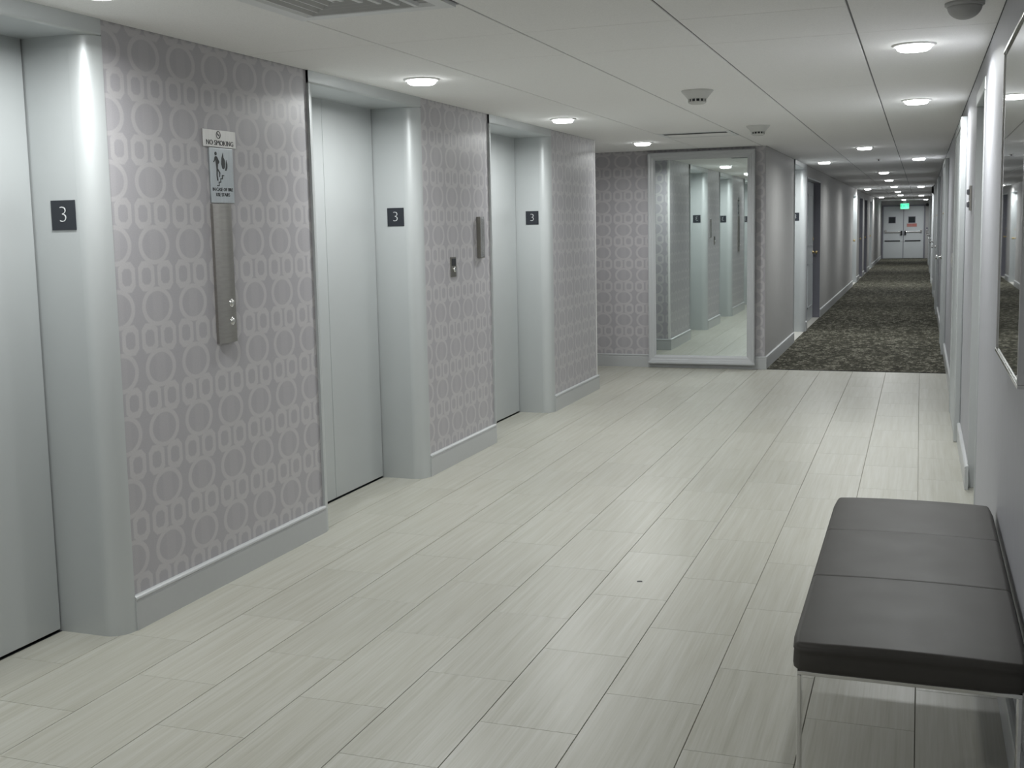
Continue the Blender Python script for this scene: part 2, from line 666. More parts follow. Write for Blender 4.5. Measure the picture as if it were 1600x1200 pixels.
# right wall: one recessed doorway near the lobby middle
RD = (5.66, 6.47)
m = MB()
for ya, yb in ((Y0, RD[0]), (RD[1], E)):
    m.box(B, B + 0.34, ya, yb, 0, H + 0.002)
m.box(B, B + 0.34, RD[0], RD[1], 2.045, H + 0.002)
o = m.build('wall_right', M_wall_right)
props(o, 'grey textured right wall running from bench to far end', 'wall', None, 'structure')
o = MB().box(C - 0.3, B + 0.3, E, E + 0.1, 0, H + 0.002).build('wall_far', M_wall_plain)
props(o, 'short wall around the double doors closing the corridor', 'wall', None, 'structure')


# ------------------------------------------------------------------ BASEBOARDS
BP = [(0.0, 0.0), (0.018, 0.0), (0.018, 0.104), (0.0165, 0.109), (0.0145, 0.112), (0.018, 0.114), (0.020, 0.119), (0.018, 0.125), (0.011, 0.129), (0.004, 0.130), (0.0, 0.130)]


def baseboard(name, p0, p1, nrm, label):
    """runs from p0 to p1 (x, y) on a wall whose outward normal is nrm"""
    m = MB()
    n = len(BP)
    vs = [(p0[0] + nrm[0] * d, p0[1] + nrm[1] * d, z) for d, z in BP] + [(p1[0] + nrm[0] * d, p1[1] + nrm[1] * d, z) for d, z in BP]
    fs = [tuple(range(n)), tuple(range(2 * n - 1, n - 1, -1))]
    m.add(vs, fs)
    m.add(vs, [(i, i + n, (i + 1) % n + n, (i + 1) % n) for i in range(n)])
    o = m.build(name, M_base)
    return props(o, label, 'baseboard', None, 'structure')


lab = ['grey baseboard below the nearest papered strip, before the first elevator',
       'grey baseboard under the call panel between first and second elevator',
       'grey baseboard under the key switch between second and third elevator',
       'grey baseboard past the third elevator, ending at the wall corner']
yy = [Y0] + [y for e in EL for y in e] + [YC + 0.0165]
for (ya, yb), lb in zip(zip(yy[::2], yy[1::2]), lab):
    baseboard('baseboard_left', (A, ya), (A, yb), (1, 0), lb)
baseboard('baseboard_passage', (A + 0.0165, YC), (XALC, YC), (0, 1), 'grey baseboard round the elevator wall end, seen in the mirror')
baseboard('baseboard_back', (XALC, D), (C + 0.0165, D), (0, -1), 'grey baseboard of the end wall under the tall mirror')
yy = [D - 0.0165] + list(LEL) + [y for e in LD for y in e] + [E]
names = ['at the lobby corner', 'between the service elevator and next door', 'along the long blank stretch', 'after the first far door',
         'after the second far door', 'after the third far door', 'up to the end doors']
for (ya, yb), lb in zip(zip(yy[::2], yy[1::2]), names):
    baseboard('baseboard_corridor_left', (C, ya), (C, yb), (1, 0), 'corridor left baseboard ' + lb)

# right-hand door frames that stand proud of the wall
RF = [(7.80, 9.05), (12.9, 14.1), (18.4, 19.6), (22.6, 23.8), (27.5, 28.7), (33.0, 34.2), (39.0, 40.2)]
yy = [Y0, RD[0] - 0.40, RD[1] - 0.06] + [y for e in RF for y in e] + [E]
names = ['behind the bench', 'between recessed doorway and first door frame', 'past the first door frame', 'past the second door frame', 'past the third door frame',
         'past the fourth door frame', 'past the fifth door frame', 'past the sixth door frame', 'at the far end']
for (ya, yb), lb in zip(zip(yy[::2], yy[1::2]), names):
    baseboard('baseboard_right', (B, ya), (B, yb), (-1, 0), 'right wall baseboard ' + lb)

m = MB().box(A - 0.02, A + 0.003, YC - 0.022, YC + 0.003, 0.13, H - 0.004, bev=0.002)
props(m.build('trim_2', M_white), 'slim pale corner guard on the elevator wall end', 'trim', None, 'structure')


# ------------------------------------------------------------------ ELEVATORS
def elevator(xw, y0, y1, label, numerals=True, group=None):
    root = empty('elevator', (xw, (y0 + y1) / 2, 0), label, 'elevator', group, 'thing')
    wy, wz, R, dep = 0.083, 0.060, 0.075, 0.262
    PR = 0.013         # the steel frame stands a little proud of the wallpaper
    N = 10
    prof = []
    for i in range(N + 1):
        t = math.pi / 2 * i / N
        prof.append((math.sin(t), -(1 - math.cos(t)) * R))
    for side in (0, 1):
        m = MB()
        vs, fs = [], []
        for n, d in prof + [(1, -dep - 0.035)]:
            y = y0 + n * wy if side == 0 else y1 - n * wy
            vs += [(xw + PR + d, y, 0.0), (xw + PR + d, y, H - wz + 0.001)]
        for i in range(N + 1):
            fs.append((2 * i, 2 * i + 1, 2 * i + 3, 2 * i + 2))
        m.add(vs, fs[:-1], 0, True)
        m.add(vs[-4:], [(0, 1, 3, 2)], 0, False)
        ye = y0 if side == 0 else y1
        m.add([(xw - 0.002, ye, 0), (xw + PR, ye, 0), (xw + PR, ye, H), (xw - 0.002, ye, H)], [(0, 1, 2, 3)])
        m.build('jamb', M_steel, root, fix=False)
    rr = 0.011
    pts = [(xw - dep, H + 0.001), (xw - dep, H - wz)]
    for i in range(13):
        t = math.pi / 2 * i / 12
        pts.append((xw + PR - rr + rr * math.sin(t), H - wz + rr - rr * math.cos(t)))
    pts.append((xw + PR, H + 0.001))
    MB().prism(pts, lambda u, v, d: (u, d, v), y0, y1).build('header', M_steel, root)
    ya, yb, zt = y0 + wy, y1 - wy, H - wz
    xd = xw - 0.258
    MB().box(xd - 0.06, xd - 0.045, ya - 0.02, yb + 0.02, 0, zt + 0.02).build('shaft_lining', M_dark, root)
    ym = (ya + yb) / 2 - 0.03
    MB().box(xd - 0.035, xd, ya + 0.004, ym - 0.0015, 0.010, zt + 0.01, bev=0.002).build('door_panel', M_steel, root)
    MB().box(xd - 0.035, xd, ym + 0.0015, yb - 0.0060, 0.010, zt + 0.01, bev=0.002).build('door_panel', M_steel, root)
    MB().box(xd - 0.05, xd + 0.002, ya, yb, -0.002, 0.0012).build('door_sill', M_black if numerals else M_threshold, root)
    for side in ((0, 1) if numerals else (1,)):
        yj = ya if side == 0 else yb
        s = 1 if side == 0 else -1
        xc = xw - 0.124
        pl = MB().box(xc - 0.052, xc + 0.052, yj, yj + s * 0.004, 1.476, 1.580, bev=0.001).build('number_plate', M_black_plate, root)
        if side == 0:
            mt = facing((xc, yj + 0.0046, 1.528), 180)
        else:
            mt = facing((xc, yj - 0.0046, 1.528), 0)
        text_mesh('numeral', '3', 0.082, M_numeral, mt, pl, thin=-0.0022, sx=1.08)
    return root


elevator(A, *EL[0], 'nearest elevator with grey doors, cut off at the left edge')
elevator(A, *EL[1], 'middle elevator, just past the steel call panel')
elevator(A, *EL[2], 'farthest lobby elevator, beside the narrow papered corner strip')
elevator(C, *LEL, 'service elevator recess on the left wall of the carpeted corridor', numerals=False)
MB().box(C - 0.256, C, LEL[0] + 0.083, LEL[1] - 0.083, -0.02, 0.005).build('door_sill', M_threshold, [o for o in bpy.data.objects if o.name.startswith('elevator')][-1])

# ------------------------------------------------------------------ CALL PANEL AND SIGNS
cp = empty('call_panel', (A, 3.983, 1.003), 'tall narrow stainless elevator call panel with two round buttons', 'call panel')
m = MB()
# shallow bowed steel cover
N = 10
vs, fs = [], []
for i in range(N + 1):
    t = i / N
    y = 3.918 + t * 0.130
    x = A + 0.012 + 0.012 * (1 - (2 * t - 1) ** 2)
    vs += [(x, y, 1.003), (x, y, 1.574)]
for i in range(N):
    fs.append((2 * i, 2 * i + 2, 2 * i + 3, 2 * i + 1))
m.add(vs, fs, 0, True)
prof = [(A + 0.0, 3.918)] + [(A + 0.012 + 0.012 * (1 - (2 * i / N - 1) ** 2), 3.918 + i / N * 0.130) for i in range(N + 1)] + [(A + 0.0, 4.048)]
for z in (1.003, 1.574):
    m.add([(x, y, z) for x, y in prof], [tuple(range(len(prof)))])
m.add([(A, 3.918, 1.003), (A, 3.918, 1.574), (A + 0.012, 3.918, 1.574), (A + 0.012, 3.918, 1.003)], [(0, 1, 2, 3)])
m.add([(A, 4.048, 1.003), (A, 4.048, 1.574), (A + 0.012, 4.048, 1.574), (A + 0.012, 4.048, 1.003)], [(0, 1, 2, 3)])
m.build('cover', M_stainless, cp)
for z in (1.166, 1.091):
    b = MB().lathe(A + 0.020, 4.003, [(0.017, 0.0), (0.017, 0.004), (0.0145, 0.006), (0.013, 0.005)], 'x', 20, 0, z).build('button', M_chrome, cp)
    MB().lathe(A + 0.020, 4.003, [(0.0128, 0.0), (0.0128, 0.0055), (0.010, 0.0085), (0.004, 0.0095)], 'x', 20, 0, z).build('button_cap', M_silver_plate, b)
    MB().lathe(A + 0.0185, 4.003, [(0.021, 0.0), (0.021, 0.0026), (0.0175, 0.0032)], 'x', 20, 0, z).build('button_collar', M_black, b)

ns = empty('no_smoking_sign', (A, 3.998, 1.803), 'small silver plate reading NO SMOKING above the fire sign', 'sign')
MB().box(A, A + 0.006, 3.884, 4.112, 1.803, 1.872, bev=0.0015).build('plate', M_silver_plate, ns)
text_mesh('lettering', 'NO SMOKING', 0.0285, M_ink, facing((A + 0.0064, 3.998, 1.820), 90), ns, sx=1.06)
m = MB()
fn = lambda u, v, d: (A + d, 3.990 + u, 1.853 + v)
NS = 24
for i in range(NS):
    a, b2 = 2 * math.pi * i / NS, 2 * math.pi * (i + 1) / NS
    m.prism([(0.0155 * math.cos(a), 0.0155 * math.sin(a)), (0.0155 * math.cos(b2), 0.0155 * math.sin(b2)),
             (0.0125 * math.cos(b2), 0.0125 * math.sin(b2)), (0.0125 * math.cos(a), 0.0125 * math.sin(a))], fn, 0.0058, 0.0068)
m.prism([(-0.0105, 0.0085), (-0.0085, 0.0105), (0.0105, -0.0085), (0.0085, -0.0105)], fn, 0.0058, 0.0068)
m.prism([(-0.009, -0.0018), (0.008, -0.0018), (0.008, 0.0018), (-0.009, 0.0018)], fn, 0.0058, 0.0066)
m.build('prohibition_symbol', M_ink, ns)

fs_ = empty('fire_stairs_sign', (A, 4.002, 1.576), 'grey fire sign of a figure on stairs beside a flame', 'sign')
MB().box(A, A + 0.007, 3.920, 4.084, 1.578, 1.800, bev=0.0015).build('plate', M_fire_plate, fs_)
fn = lambda u, v, d: (A + d, 3.920 + u, 1.578 + v)
m = MB()
pr = lambda pts: m.prism(pts, fn, 0.0068, 0.0078)
pr([(0.043 + 0.0075 * math.cos(k * math.pi / 6), 0.199 + 0.0075 * math.sin(k * math.pi / 6)) for k in range(12)])
pr([(0.036, 0.186), (0.047, 0.190), (0.062, 0.164), (0.060, 0.158), (0.056, 0.158), (0.053, 0.136), (0.045, 0.136), (0.041, 0.165)])
pr([(0.036, 0.186), (0.041, 0.183), (0.034, 0.168), (0.026, 0.163), (0.024, 0.167), (0.031, 0.172)])
pr([(0.047, 0.188), (0.052, 0.186), (0.066, 0.166), (0.063, 0.162), (0.052, 0.174)])
pr([(0.045, 0.138), (0.053, 0.138), (0.050, 0.112), (0.054, 0.090), (0.046, 0.090), (0.043, 0.112)])
pr([(0.048, 0.138), (0.055, 0.138), (0.070, 0.122), (0.066, 0.104), (0.061, 0.106), (0.063, 0.119)])
m.build('running_figure', M_ink, fs_)
m = MB()
st = [(0.044, 0.070), (0.058, 0.070), (0.058, 0.084), (0.070, 0.084), (0.070, 0.098), (0.082, 0.098), (0.082, 0.112), (0.094, 0.112)]
w = 0.0035
for (u0, v0), (u1, v1) in zip(st, st[1:]):
    m.prism([(min(u0, u1) - w / 2, min(v0, v1) - w / 2), (max(u0, u1) + w / 2, min(v0, v1) - w / 2), (max(u0, u1) + w / 2, max(v0, v1) + w / 2), (min(u0, u1) - w / 2, max(v0, v1) + w / 2)], fn, 0.0068, 0.0078)
m.build('stair_symbol', M_ink, fs_)
m = MB()
m.prism([(0.086, 0.140), (0.080, 0.158), (0.083, 0.182), (0.094, 0.204), (0.096, 0.186), (0.104, 0.176), (0.107, 0.160), (0.104, 0.146), (0.096, 0.138)], fn, 0.0068, 0.0078)
m.prism([(0.104, 0.132), (0.112, 0.150), (0.115, 0.176), (0.122, 0.160), (0.121, 0.144), (0.113, 0.132)], fn, 0.0068, 0.0078)
m.build('flame_symbol', M_ink, fs_)
text_mesh('lettering', 'IN CASE OF FIRE', 0.0195, M_ink, facing((A + 0.0074, 4.002, 1.578 + 0.054), 90), fs_)
text_mesh('lettering', 'USE STAIRS', 0.0195, M_ink, facing((A + 0.0074, 4.002, 1.578 + 0.033), 90), fs_)

ks = empty('key_switch', (A, 6.423, 1.160), 'small dark bronze key switch plate between second and third elevators', 'key switch')
MB().box(A, A + 0.006, 6.381, 6.465, 1.160, 1.282, bev=0.002).build('plate', M_bronze, ks)
MB().box(A + 0.006, A + 0.0075, 6.392, 6.454, 1.228, 1.272).build('inset_label', M_black, ks)
MB().lathe(A + 0.006, 6.425, [(0.017, 0), (0.017, 0.006), (0.012, 0.010), (0.004, 0.010)], 'x', 18, 0, 1.206).build('key_lock', M_chrome, ks)

am = NT('clear_acrylic')
am.set((0.62, 0.63, 0.64), 0.15, 0, 0.5)
am.b.inputs['Alpha'].default_value = 0.30
pp = empty('sign_holder', (A, 6.872, 1.265), 'upright clear acrylic holder with dark edge beside the third elevator', 'sign holder')
MB().box(A + 0.002, A + 0.020, 6.838, 6.918, 1.268, 1.528, bev=0.002).build('clear_cover', am.m, pp)
MB().box(A, A + 0.026, 6.832, 6.838, 1.265, 1.530, bev=0.001).build('side_rail', M_bronze, pp)
MB().box(A, A + 0.022, 6.838, 6.918, 1.262, 1.268, bev=0.001).build('bottom_shadow', M_bronze, pp)  # dark strip drawn for the shadow under the holder
MB().box(A, A + 0.021, 6.918, 6.921, 1.265, 1.530, bev=0.001).build('side_rail', M_chrome, pp)

# ------------------------------------------------------------------ TALL MIRROR ON THE END WALL
mr = empty('wall_mirror', (-2.075, D, 0.05), 'tall framed mirror filling the lobby end wall', 'mirror')
x0, x1, z0, z1 = -2.612, -1.540, 0.055, 2.175
FPROF = [(0.0, 0.0), (0.0, 0.045), (0.010, 0.050), (0.030, 0.046), (0.036, 0.040), (0.058, 0.036), (0.064, 0.030), (0.075, 0.026), (0.078, 0.014)]


def frame_side(fa, fb, name):
    m = MB()
    vs, fs = [], []
    for n, d in FPROF:
        vs += [fa(n, d), fb(n, d)]
    for i in range(len(FPROF) - 1):
        fs.append((2 * i, 2 * i + 1, 2 * i + 3, 2 * i + 2))
    m.add(vs, fs)
    m.build(name, M_mirror_frame, mr)


YF = D - 0.0195
frame_side(lambda n, d: (x0 + n, YF - d, z0 + n), lambda n, d: (x0 + n, YF - d, z1 - n), 'frame_stile')
frame_side(lambda n, d: (x1 - n, YF - d, z0 + n), lambda n, d: (x1 - n, YF - d, z1 - n), 'frame_stile')
frame_side(lambda n, d: (x0 + n, YF - d, z1 - n), lambda n, d: (x1 - n, YF - d, z1 - n), 'frame_rail')
frame_side(lambda n, d: (x0 + n, YF - d, z0 + n), lambda n, d: (x1 - n, YF - d, z0 + n), 'frame_rail')
pane = MB()
k = 0.0055 * (x1 - x0) / 2
vs = [(x, y + (k if x > -2 else -k), z) for x in (x0 + 0.07, x1 - 0.07) for y in (YF - 0.018, YF - 0.013) for z in (z0 + 0.07, z1 - 0.07)]
pane.add(vs, [(0, 1, 3, 2), (4, 6, 7, 5), (0, 4, 5, 1), (2, 3, 7, 6), (0, 2, 6, 4), (1, 5, 7, 3)])
pane.build('mirror_glass', M_mirror, mr)
MB().box(x0 + 0.003, x1 - 0.003, YF - 0.010, D, z0 + 0.10, z1 - 0.003).build('backing_board', M_jamb, mr)
MB().box(x0 - 0.006, x1 + 0.006, YF - 0.056, YF, z0 - 0.010, z0 + 0.012, bev=0.004).build('bottom_ledge', M_mirror_frame, mr)

# ------------------------------------------------------------------ MIRROR ON THE RIGHT WALL
gm = empty('framed_mirror', (B, 3.50, 1.02), 'chrome-edged mirror on the right wall above the bench', 'mirror')
y0, y1, z0, z1 = 3.05, 3.945, 1.025, 1.975
MB().box(B - 0.026, B, y0 + 0.006, y1 - 0.006, z0 + 0.006, z1 - 0.006).build('mirror_glass', M_mirror_r, gm)
MB().box(B - 0.032, B, y0, y1, z0, z0 + 0.010, bev=0.002).build('frame_rail', M_chrome, gm)
MB().box(B - 0.032, B, y0, y1, z1 - 0.010, z1, bev=0.002).build('frame_rail', M_chrome, gm)
MB().box(B - 0.032, B, y0, y0 + 0.010, z0 + 0.010, z1 - 0.010, bev=0.002).build('frame_stile', M_chrome, gm)
MB().box(B - 0.030, B, y1 - 0.006, y1, z0 + 0.010, z1 - 0.010, bev=0.002).build('frame_stile', M_chrome, gm)

# ------------------------------------------------------------------ BENCH
bx0, bx1, by0, by1, bz0, bz1 = -0.272, 0.250, 2.660, 4.190, 0.380, 0.452
bench = empty('bench', (-0.011, 3.425, 0), 'low bench with dark leather seat on slim chrome frames', 'bench')
m = MB()
NX, NY = 16, 60
SEAMS = (3.222, 3.730)


def seat_z(x, y, edge=0.028, r=0.014):
    d = min(x - bx0, bx1 - x, y - by0, by1 - y)
    z = bz1
    if d < r:
        z -= r - math.sqrt(max(0, r * r - (r - d) ** 2))
    for s in SEAMS:
        z -= 0.0028 * math.exp(-((y - s) / 0.004) ** 2) + 0.0015 * math.exp(-((y - s) / 0.05) ** 2)
    z += 0.006 * (1 - ((x - (bx0 + bx1) / 2) / (bx1 - bx0) * 2) ** 2)
    return z


def samples(a, b, n, r=0.014, extra=()):
    s = [a + r * (1 - math.cos(math.pi / 2 * i / 6)) for i in range(7)]
    s += [b - (q - a) for q in s]
    s += [a + r + (b - a - 2 * r) * i / n for i in range(1, n)]
    for e in extra:
        s += [e + k for k in (-0.05, -0.03, -0.016, -0.010, -0.006, -0.003, 0, 0.003, 0.006, 0.010, 0.016, 0.03, 0.05)]
    return sorted(set(round(q, 5) for q in s))


xs, ysq = samples(bx0, bx1, 10), samples(by0, by1, 20, extra=SEAMS)
vs = [(x, y, seat_z(x, y)) for y in ysq for x in xs]
nx, ny = len(xs), len(ysq)
fs = [(j * nx + i, j * nx + i + 1, (j + 1) * nx + i + 1, (j + 1) * nx + i) for j in range(ny - 1) for i in range(nx - 1)]
ring = [i for i in range(nx)] + [j * nx + nx - 1 for j in range(1, ny)] + [(ny - 1) * nx + i for i in range(nx - 2, -1, -1)] + [j * nx for j in range(ny - 2, 0, -1)]
cxm, cym = (bx0 + bx1) / 2, (by0 + by1) / 2
levels = [(-0.0165, 0.0028), (-0.020, 0.0005), (-0.030, 0.002), (-0.052, 0.003), (-0.064, 0.001), (-0.0705, -0.006)]
prev = ring

RC = 0.040


def round_corner(x, y):
    """turns the square plan corners into quarter circles"""
    hx, hy = (bx1 - bx0) / 2, (by1 - by0) / 2
    dx, dy = x - cxm, y - cym
    u, v = (abs(dx) - hx + RC) / RC, (abs(dy) - hy + RC) / RC
    if u <= 0 or v <= 0:
        return x, y
    u2, v2 = u * math.sqrt(max(0, 1 - v * v / 2)), v * math.sqrt(max(0, 1 - u * u / 2))
    return cxm + math.copysign(hx - RC + u2 * RC, dx), cym + math.copysign(hy - RC + v2 * RC, dy)


def outward(x, y):
    hx, hy = (bx1 - bx0) / 2, (by1 - by0) / 2
    dx, dy = x - cxm, y - cym
    u, v = abs(dx) - hx + RC, abs(dy) - hy + RC
    if u > 0 and v > 0:
        l = math.hypot(u, v)
        return math.copysign(u / l, dx), math.copysign(v / l, dy)
    return (math.copysign(1, dx), 0) if u > v else (0, math.copysign(1, dy))


vs = [(*round_corner(x, y), z) for x, y, z in vs]
for dz, out in levels:
    cur = []
    for i in ring:
        x, y = vs[i][0], vs[i][1]
        ox, oy = outward(x, y)
        vs.append((x + ox * out, y + oy * out, bz1 + dz))
        cur.append(len(vs) - 1)
    n = len(ring)
    for k in range(n):
        fs.append((prev[k], cur[k], cur[(k + 1) % n], prev[(k + 1) % n]))
    prev = cur
fs.append(tuple(prev))
m.add(vs, fs, 0, True)
m.build('seat', M_leather, bench)
for ya in (by0 + 0.03, by1 - 0.03):
    f = MB().box(bx0 + 0.012, bx1 - 0.012, ya - 0.020, ya + 0.020, bz0 - 0.009, bz0 + 0.0015, bev=0.002).build('top_bar', M_chrome, bench)
    for xa in (bx0 + 0.012, bx1 - 0.022):
        MB().box(xa, xa + 0.010, ya - 0.020, ya + 0.020, 0.0, bz0 - 0.009, bev=0.002).build('leg', M_chrome, bench)
    MB().box(bx0 + 0.022, bx1 - 0.022, ya - 0.020, ya + 0.020, 0.0, 0.010, bev=0.002).build('floor_bar', M_chrome, bench)

# ------------------------------------------------------------------ DOORS, RIGHT SIDE
d1 = empty('door_1', (B + 0.2, (RD[0] + RD[1]) / 2, 0), 'recessed doorway in the right wall past the mirror', 'door', None, 'structure')
MB().box(B + 0.18, B + 0.22, RD[0] + 0.004, RD[1] - 0.004, 0.006, 2.04, bev=0.002).build('door_leaf', M_doorp, d1)
MB().box(B + 0.16, B + 0.18, RD[0] + 0.60, RD[0] + 0.72, 0.98, 1.01, bev=0.006).build('door_handle', M_chrome, d1)
MB().box(B - 0.006, B + 0.17, RD[0] - 0.012, RD[1] + 0.003, 2.035, 2.10, bev=0.006).build('door_head', M_steel, d1)
MB().box(B - 0.005, B + 0.17, RD[0] - 0.012, RD[0] + 0.002, 0.0, 2.035, bev=0.003).build('door_jamb', M_steel, d1)
MB().box(B - 0.003, B + 0.17, RD[1] - 0.002, RD[1] + 0.012, 0.0, 2.035, bev=0.003).build('door_jamb', M_base, d1)


def right_door(i, ya, yb, label, handle=True):
    r = empty('door_%d' % i, (B, (ya + yb) / 2, 0), label, 'door', None, 'structure')
    X = B - 0.040
    MB().box(X, B, ya, ya + 0.055, 0, 2.10, bev=0.008).build('door_jamb', M_steel, r)
    MB().box(X, B, yb - 0.055, yb, 0, 2.10, bev=0.008).build('door_jamb', M_steel, r)
    MB().box(X, B, ya + 0.05, yb - 0.05, 2.045, 2.10, bev=0.008).build('door_head', M_steel, r)
    lf = MB().box(X + 0.006, B, ya + 0.058, yb - 0.058, 0.008, 2.043, bev=0.002).build('door_leaf', M_doorp, r)
    if handle:
        MB().lathe(X + 0.006, yb - 0.14, [(0.026, 0), (0.026, -0.006), (0.010, -0.012), (0.010, -0.04), (0.024, -0.046), (0.024, -0.062), (0.014, -0.070)], 'x', 16, 0, 1.02).build('door_knob', M_chrome, lf)
        MB().lathe(X + 0.006, (ya + yb) / 2, [(0.012, 0), (0.012, -0.004), (0.006, -0.006)], 'x', 12, 0, 1.52).build('peephole', M_brass, lf)
    return r


rl = ['first proud grey door frame on the right, near the lobby', 'second proud door frame on the right, in the carpeted corridor', 'third proud door frame along the corridor right wall',
      'fourth proud door frame along the corridor right wall', 'fifth proud door frame along the corridor right wall', 'sixth proud door frame along the corridor right wall', 'last proud door frame before the end doors, right wall']
for i, (f, lb) in enumerate(zip(RF, rl)):
    right_door(2 + i, *f, lb, handle=i > 0)

# ------------------------------------------------------------------ DOORS, LEFT SIDE OF THE CORRIDOR
ll = ['recessed door with dark jamb beside the service elevator', 'first far recessed door on the corridor left', 'second far recessed door on the corridor left',
      'third far recessed door on the corridor left', 'last recessed door on the corridor left']
for i, ((ya, yb), lb) in enumerate(zip(LD, ll)):
    r = empty('door_%d' % (9 + i), (C - 0.1, (ya + yb) / 2, 0), lb, 'door', None, 'structure')
    jm = M_jamb if i in (0, 2, 3) else M_steel
    XF = C - 0.13
    MB().box(XF, C + 0.004, yb - 0.012, yb + 0.04 * 0, 0, 2.055, bev=0.003).build('door_jamb', jm, r)
    MB().box(XF, C + 0.004, ya, ya + 0.012, 0, 2.055, bev=0.003).build('door_jamb', jm, r)
    MB().box(XF, C + 0.004, ya + 0.012, yb - 0.012, 2.035, 2.058, bev=0.003).build('door_head', M_steel, r)
    lf = MB().box(XF, XF + 0.035, yb - 1.05, yb - 0.06, 0.012, 2.03, bev=0.003).build('door_leaf', M_doorp, r)
    for za, zb in ((0.20, 0.85), (1.10, 1.86)):
        p = MB()
        yA, yB = yb - 0.95, yb - 0.18
        for a in ((yA, yA + 0.02, za, zb), (yB - 0.02, yB, za, zb), (yA, yB, za, za + 0.02), (yA, yB, zb - 0.02, zb)):
            p.box(XF + 0.035, XF + 0.043, *a)
        p.build('panel_moulding', M_doorp, lf)
    MB().lathe(XF + 0.035, yb - 0.14, [(0.026, 0), (0.026, 0.006), (0.010, 0.012), (0.010, 0.04), (0.026, 0.046), (0.026, 0.064), (0.014, 0.072)], 'x', 16, 0, 1.0).build('door_knob', M_brass, lf)
    MB().lathe(XF + 0.035, yb - 0.14, [(0.026, 0), (0.026, 0.010), (0.012, 0.014)], 'x', 16, 0, 1.20).build('deadbolt', M_brass, lf)
    if yb - ya > 1.2:
        MB().box(XF, XF + 0.02, ya + 0.012, yb - 1.06, 0.0, 2.03).build('side_panel', M_wall_corr, r)
    MB().box(XF, C + 0.002, ya + 0.012, yb - 0.012, -0.02, 0.0055).build('threshold', M_threshold, r)

# ------------------------------------------------------------------ DOUBLE DOORS AT THE FAR END
dd = empty('door_14', ((-1.37 + 0.10) / 2, E, 0), 'grey double fire doors with small windows closing the corridor', 'door', None, 'structure')
XA, XB, XM, ZT = -1.365, 0.095, -0.635, 1.985
MB().box(XA - 0.05, XA, E - 0.05, E, 0.004, ZT + 0.05, bev=0.006).build('door_jamb', M_jamb, dd)
MB().box(XB, XB + 0.05, E - 0.05, E, 0.004, ZT + 0.05, bev=0.006).build('door_jamb', M_jamb, dd)
MB().box(XA - 0.05, XB + 0.05, E - 0.05, E, ZT, ZT + 0.05, bev=0.006).build('door_head', M_jamb, dd)
for a, b2, wx in ((XA + 0.004, XM - 0.012, -1.05), (XM + 0.012, XB - 0.004, -0.335)):
    lf = MB().box(a, b2, E - 0.040, E - 0.004, 0.014, ZT - 0.004, bev=0.003).build('door_leaf', M_doorp, dd)
    MB().box(wx - 0.135, wx + 0.135, E - 0.046, E - 0.040, 1.345, 1.600, bev=0.003).build('window_frame', M_jamb, lf)
    MB().box(wx - 0.115, wx + 0.115, E - 0.048, E - 0.046, 1.365, 1.580).build('window_pane', M_glass_dark, lf)
    MB().box(a + 0.06, b2 - 0.06, E - 0.075, E - 0.040, 0.985, 1.035, bev=0.006).build('crash_bar', M_chrome, lf)
    s = -1 if wx < XM else 1
    hx = XM + s * 0.07
    MB().box(hx - 0.035, hx + 0.035, E - 0.10, E - 0.040, 0.90, 1.06, bev=0.008).build('latch_box', M_black, lf)
    ox = a + 0.09 if s < 0 else b2 - 0.09
    MB().box(ox - 0.035, ox + 0.035, E - 0.10, E - 0.040, 0.99, 1.10, bev=0.008).build('end_bracket', M_chrome, lf)
    MB().box(a + 0.05, b2 - 0.10, E - 0.056, E - 0.040, 0.655, 0.695, bev=0.004).build('lower_strip', M_black, lf)  # dark strip low across the leaf
MB().box(XM - 0.012, XM + 0.012, E - 0.045, E - 0.02, 0.014, ZT - 0.004).build('centre_post', M_jamb, dd)

nt = empty('door_notice', (-0.335, E - 0.041, 1.18), 'small red notice under the right end-door window', 'notice')
MB().box(-0.52, -0.15, E - 0.046, E - 0.0405, 1.200, 1.330, bev=0.001).build('notice_sheet', M_paper, nt)
m = MB()
for z in (1.298, 1.238):
    x = -0.50
    rr = random.Random(4)
    while x < -0.19:
        w_ = rr.uniform(0.02, 0.04)
        m.box(x, x + w_, E - 0.048, E - 0.0455, z - 0.022, z + 0.022)
        x += w_ + 0.010
m.build('red_print', M_red, nt)

es = empty('exit_sign', (-0.60, E - 0.35, 1.88), 'glowing green exit sign hanging before the end doors', 'exit sign')
MB().box(-0.76, -0.44, E - 0.37, E - 0.33, 1.875, 2.095, bev=0.006).build('housing', M_white, es)
MB().box(-0.748, -0.452, E - 0.374, E - 0.370, 1.887, 2.083).build('lit_face', M_green, es)
text_mesh('lettering', 'EXIT', 0.165, M_greendark, facing((-0.60, E - 0.3750, 1.985), 0), es, sx=0.85)
MB().box(-0.66, -0.54, E - 0.37, E - 0.33, 2.095, H, bev=0.003).build('canopy', M_white, es)

# ------------------------------------------------------------------ SMALL WALL FITTINGS
def fitting(name, label, cat, parts):
    lo = [min(p[1][0] for p in parts), min(p[1][2] for p in parts), min(p[1][4] for p in parts)]
    r = empty(name, tuple(lo), label, cat)
    for pn, bx, mt, bv in parts:
        MB().box(*bx, bev=bv).build(pn, mt, r)
    return r


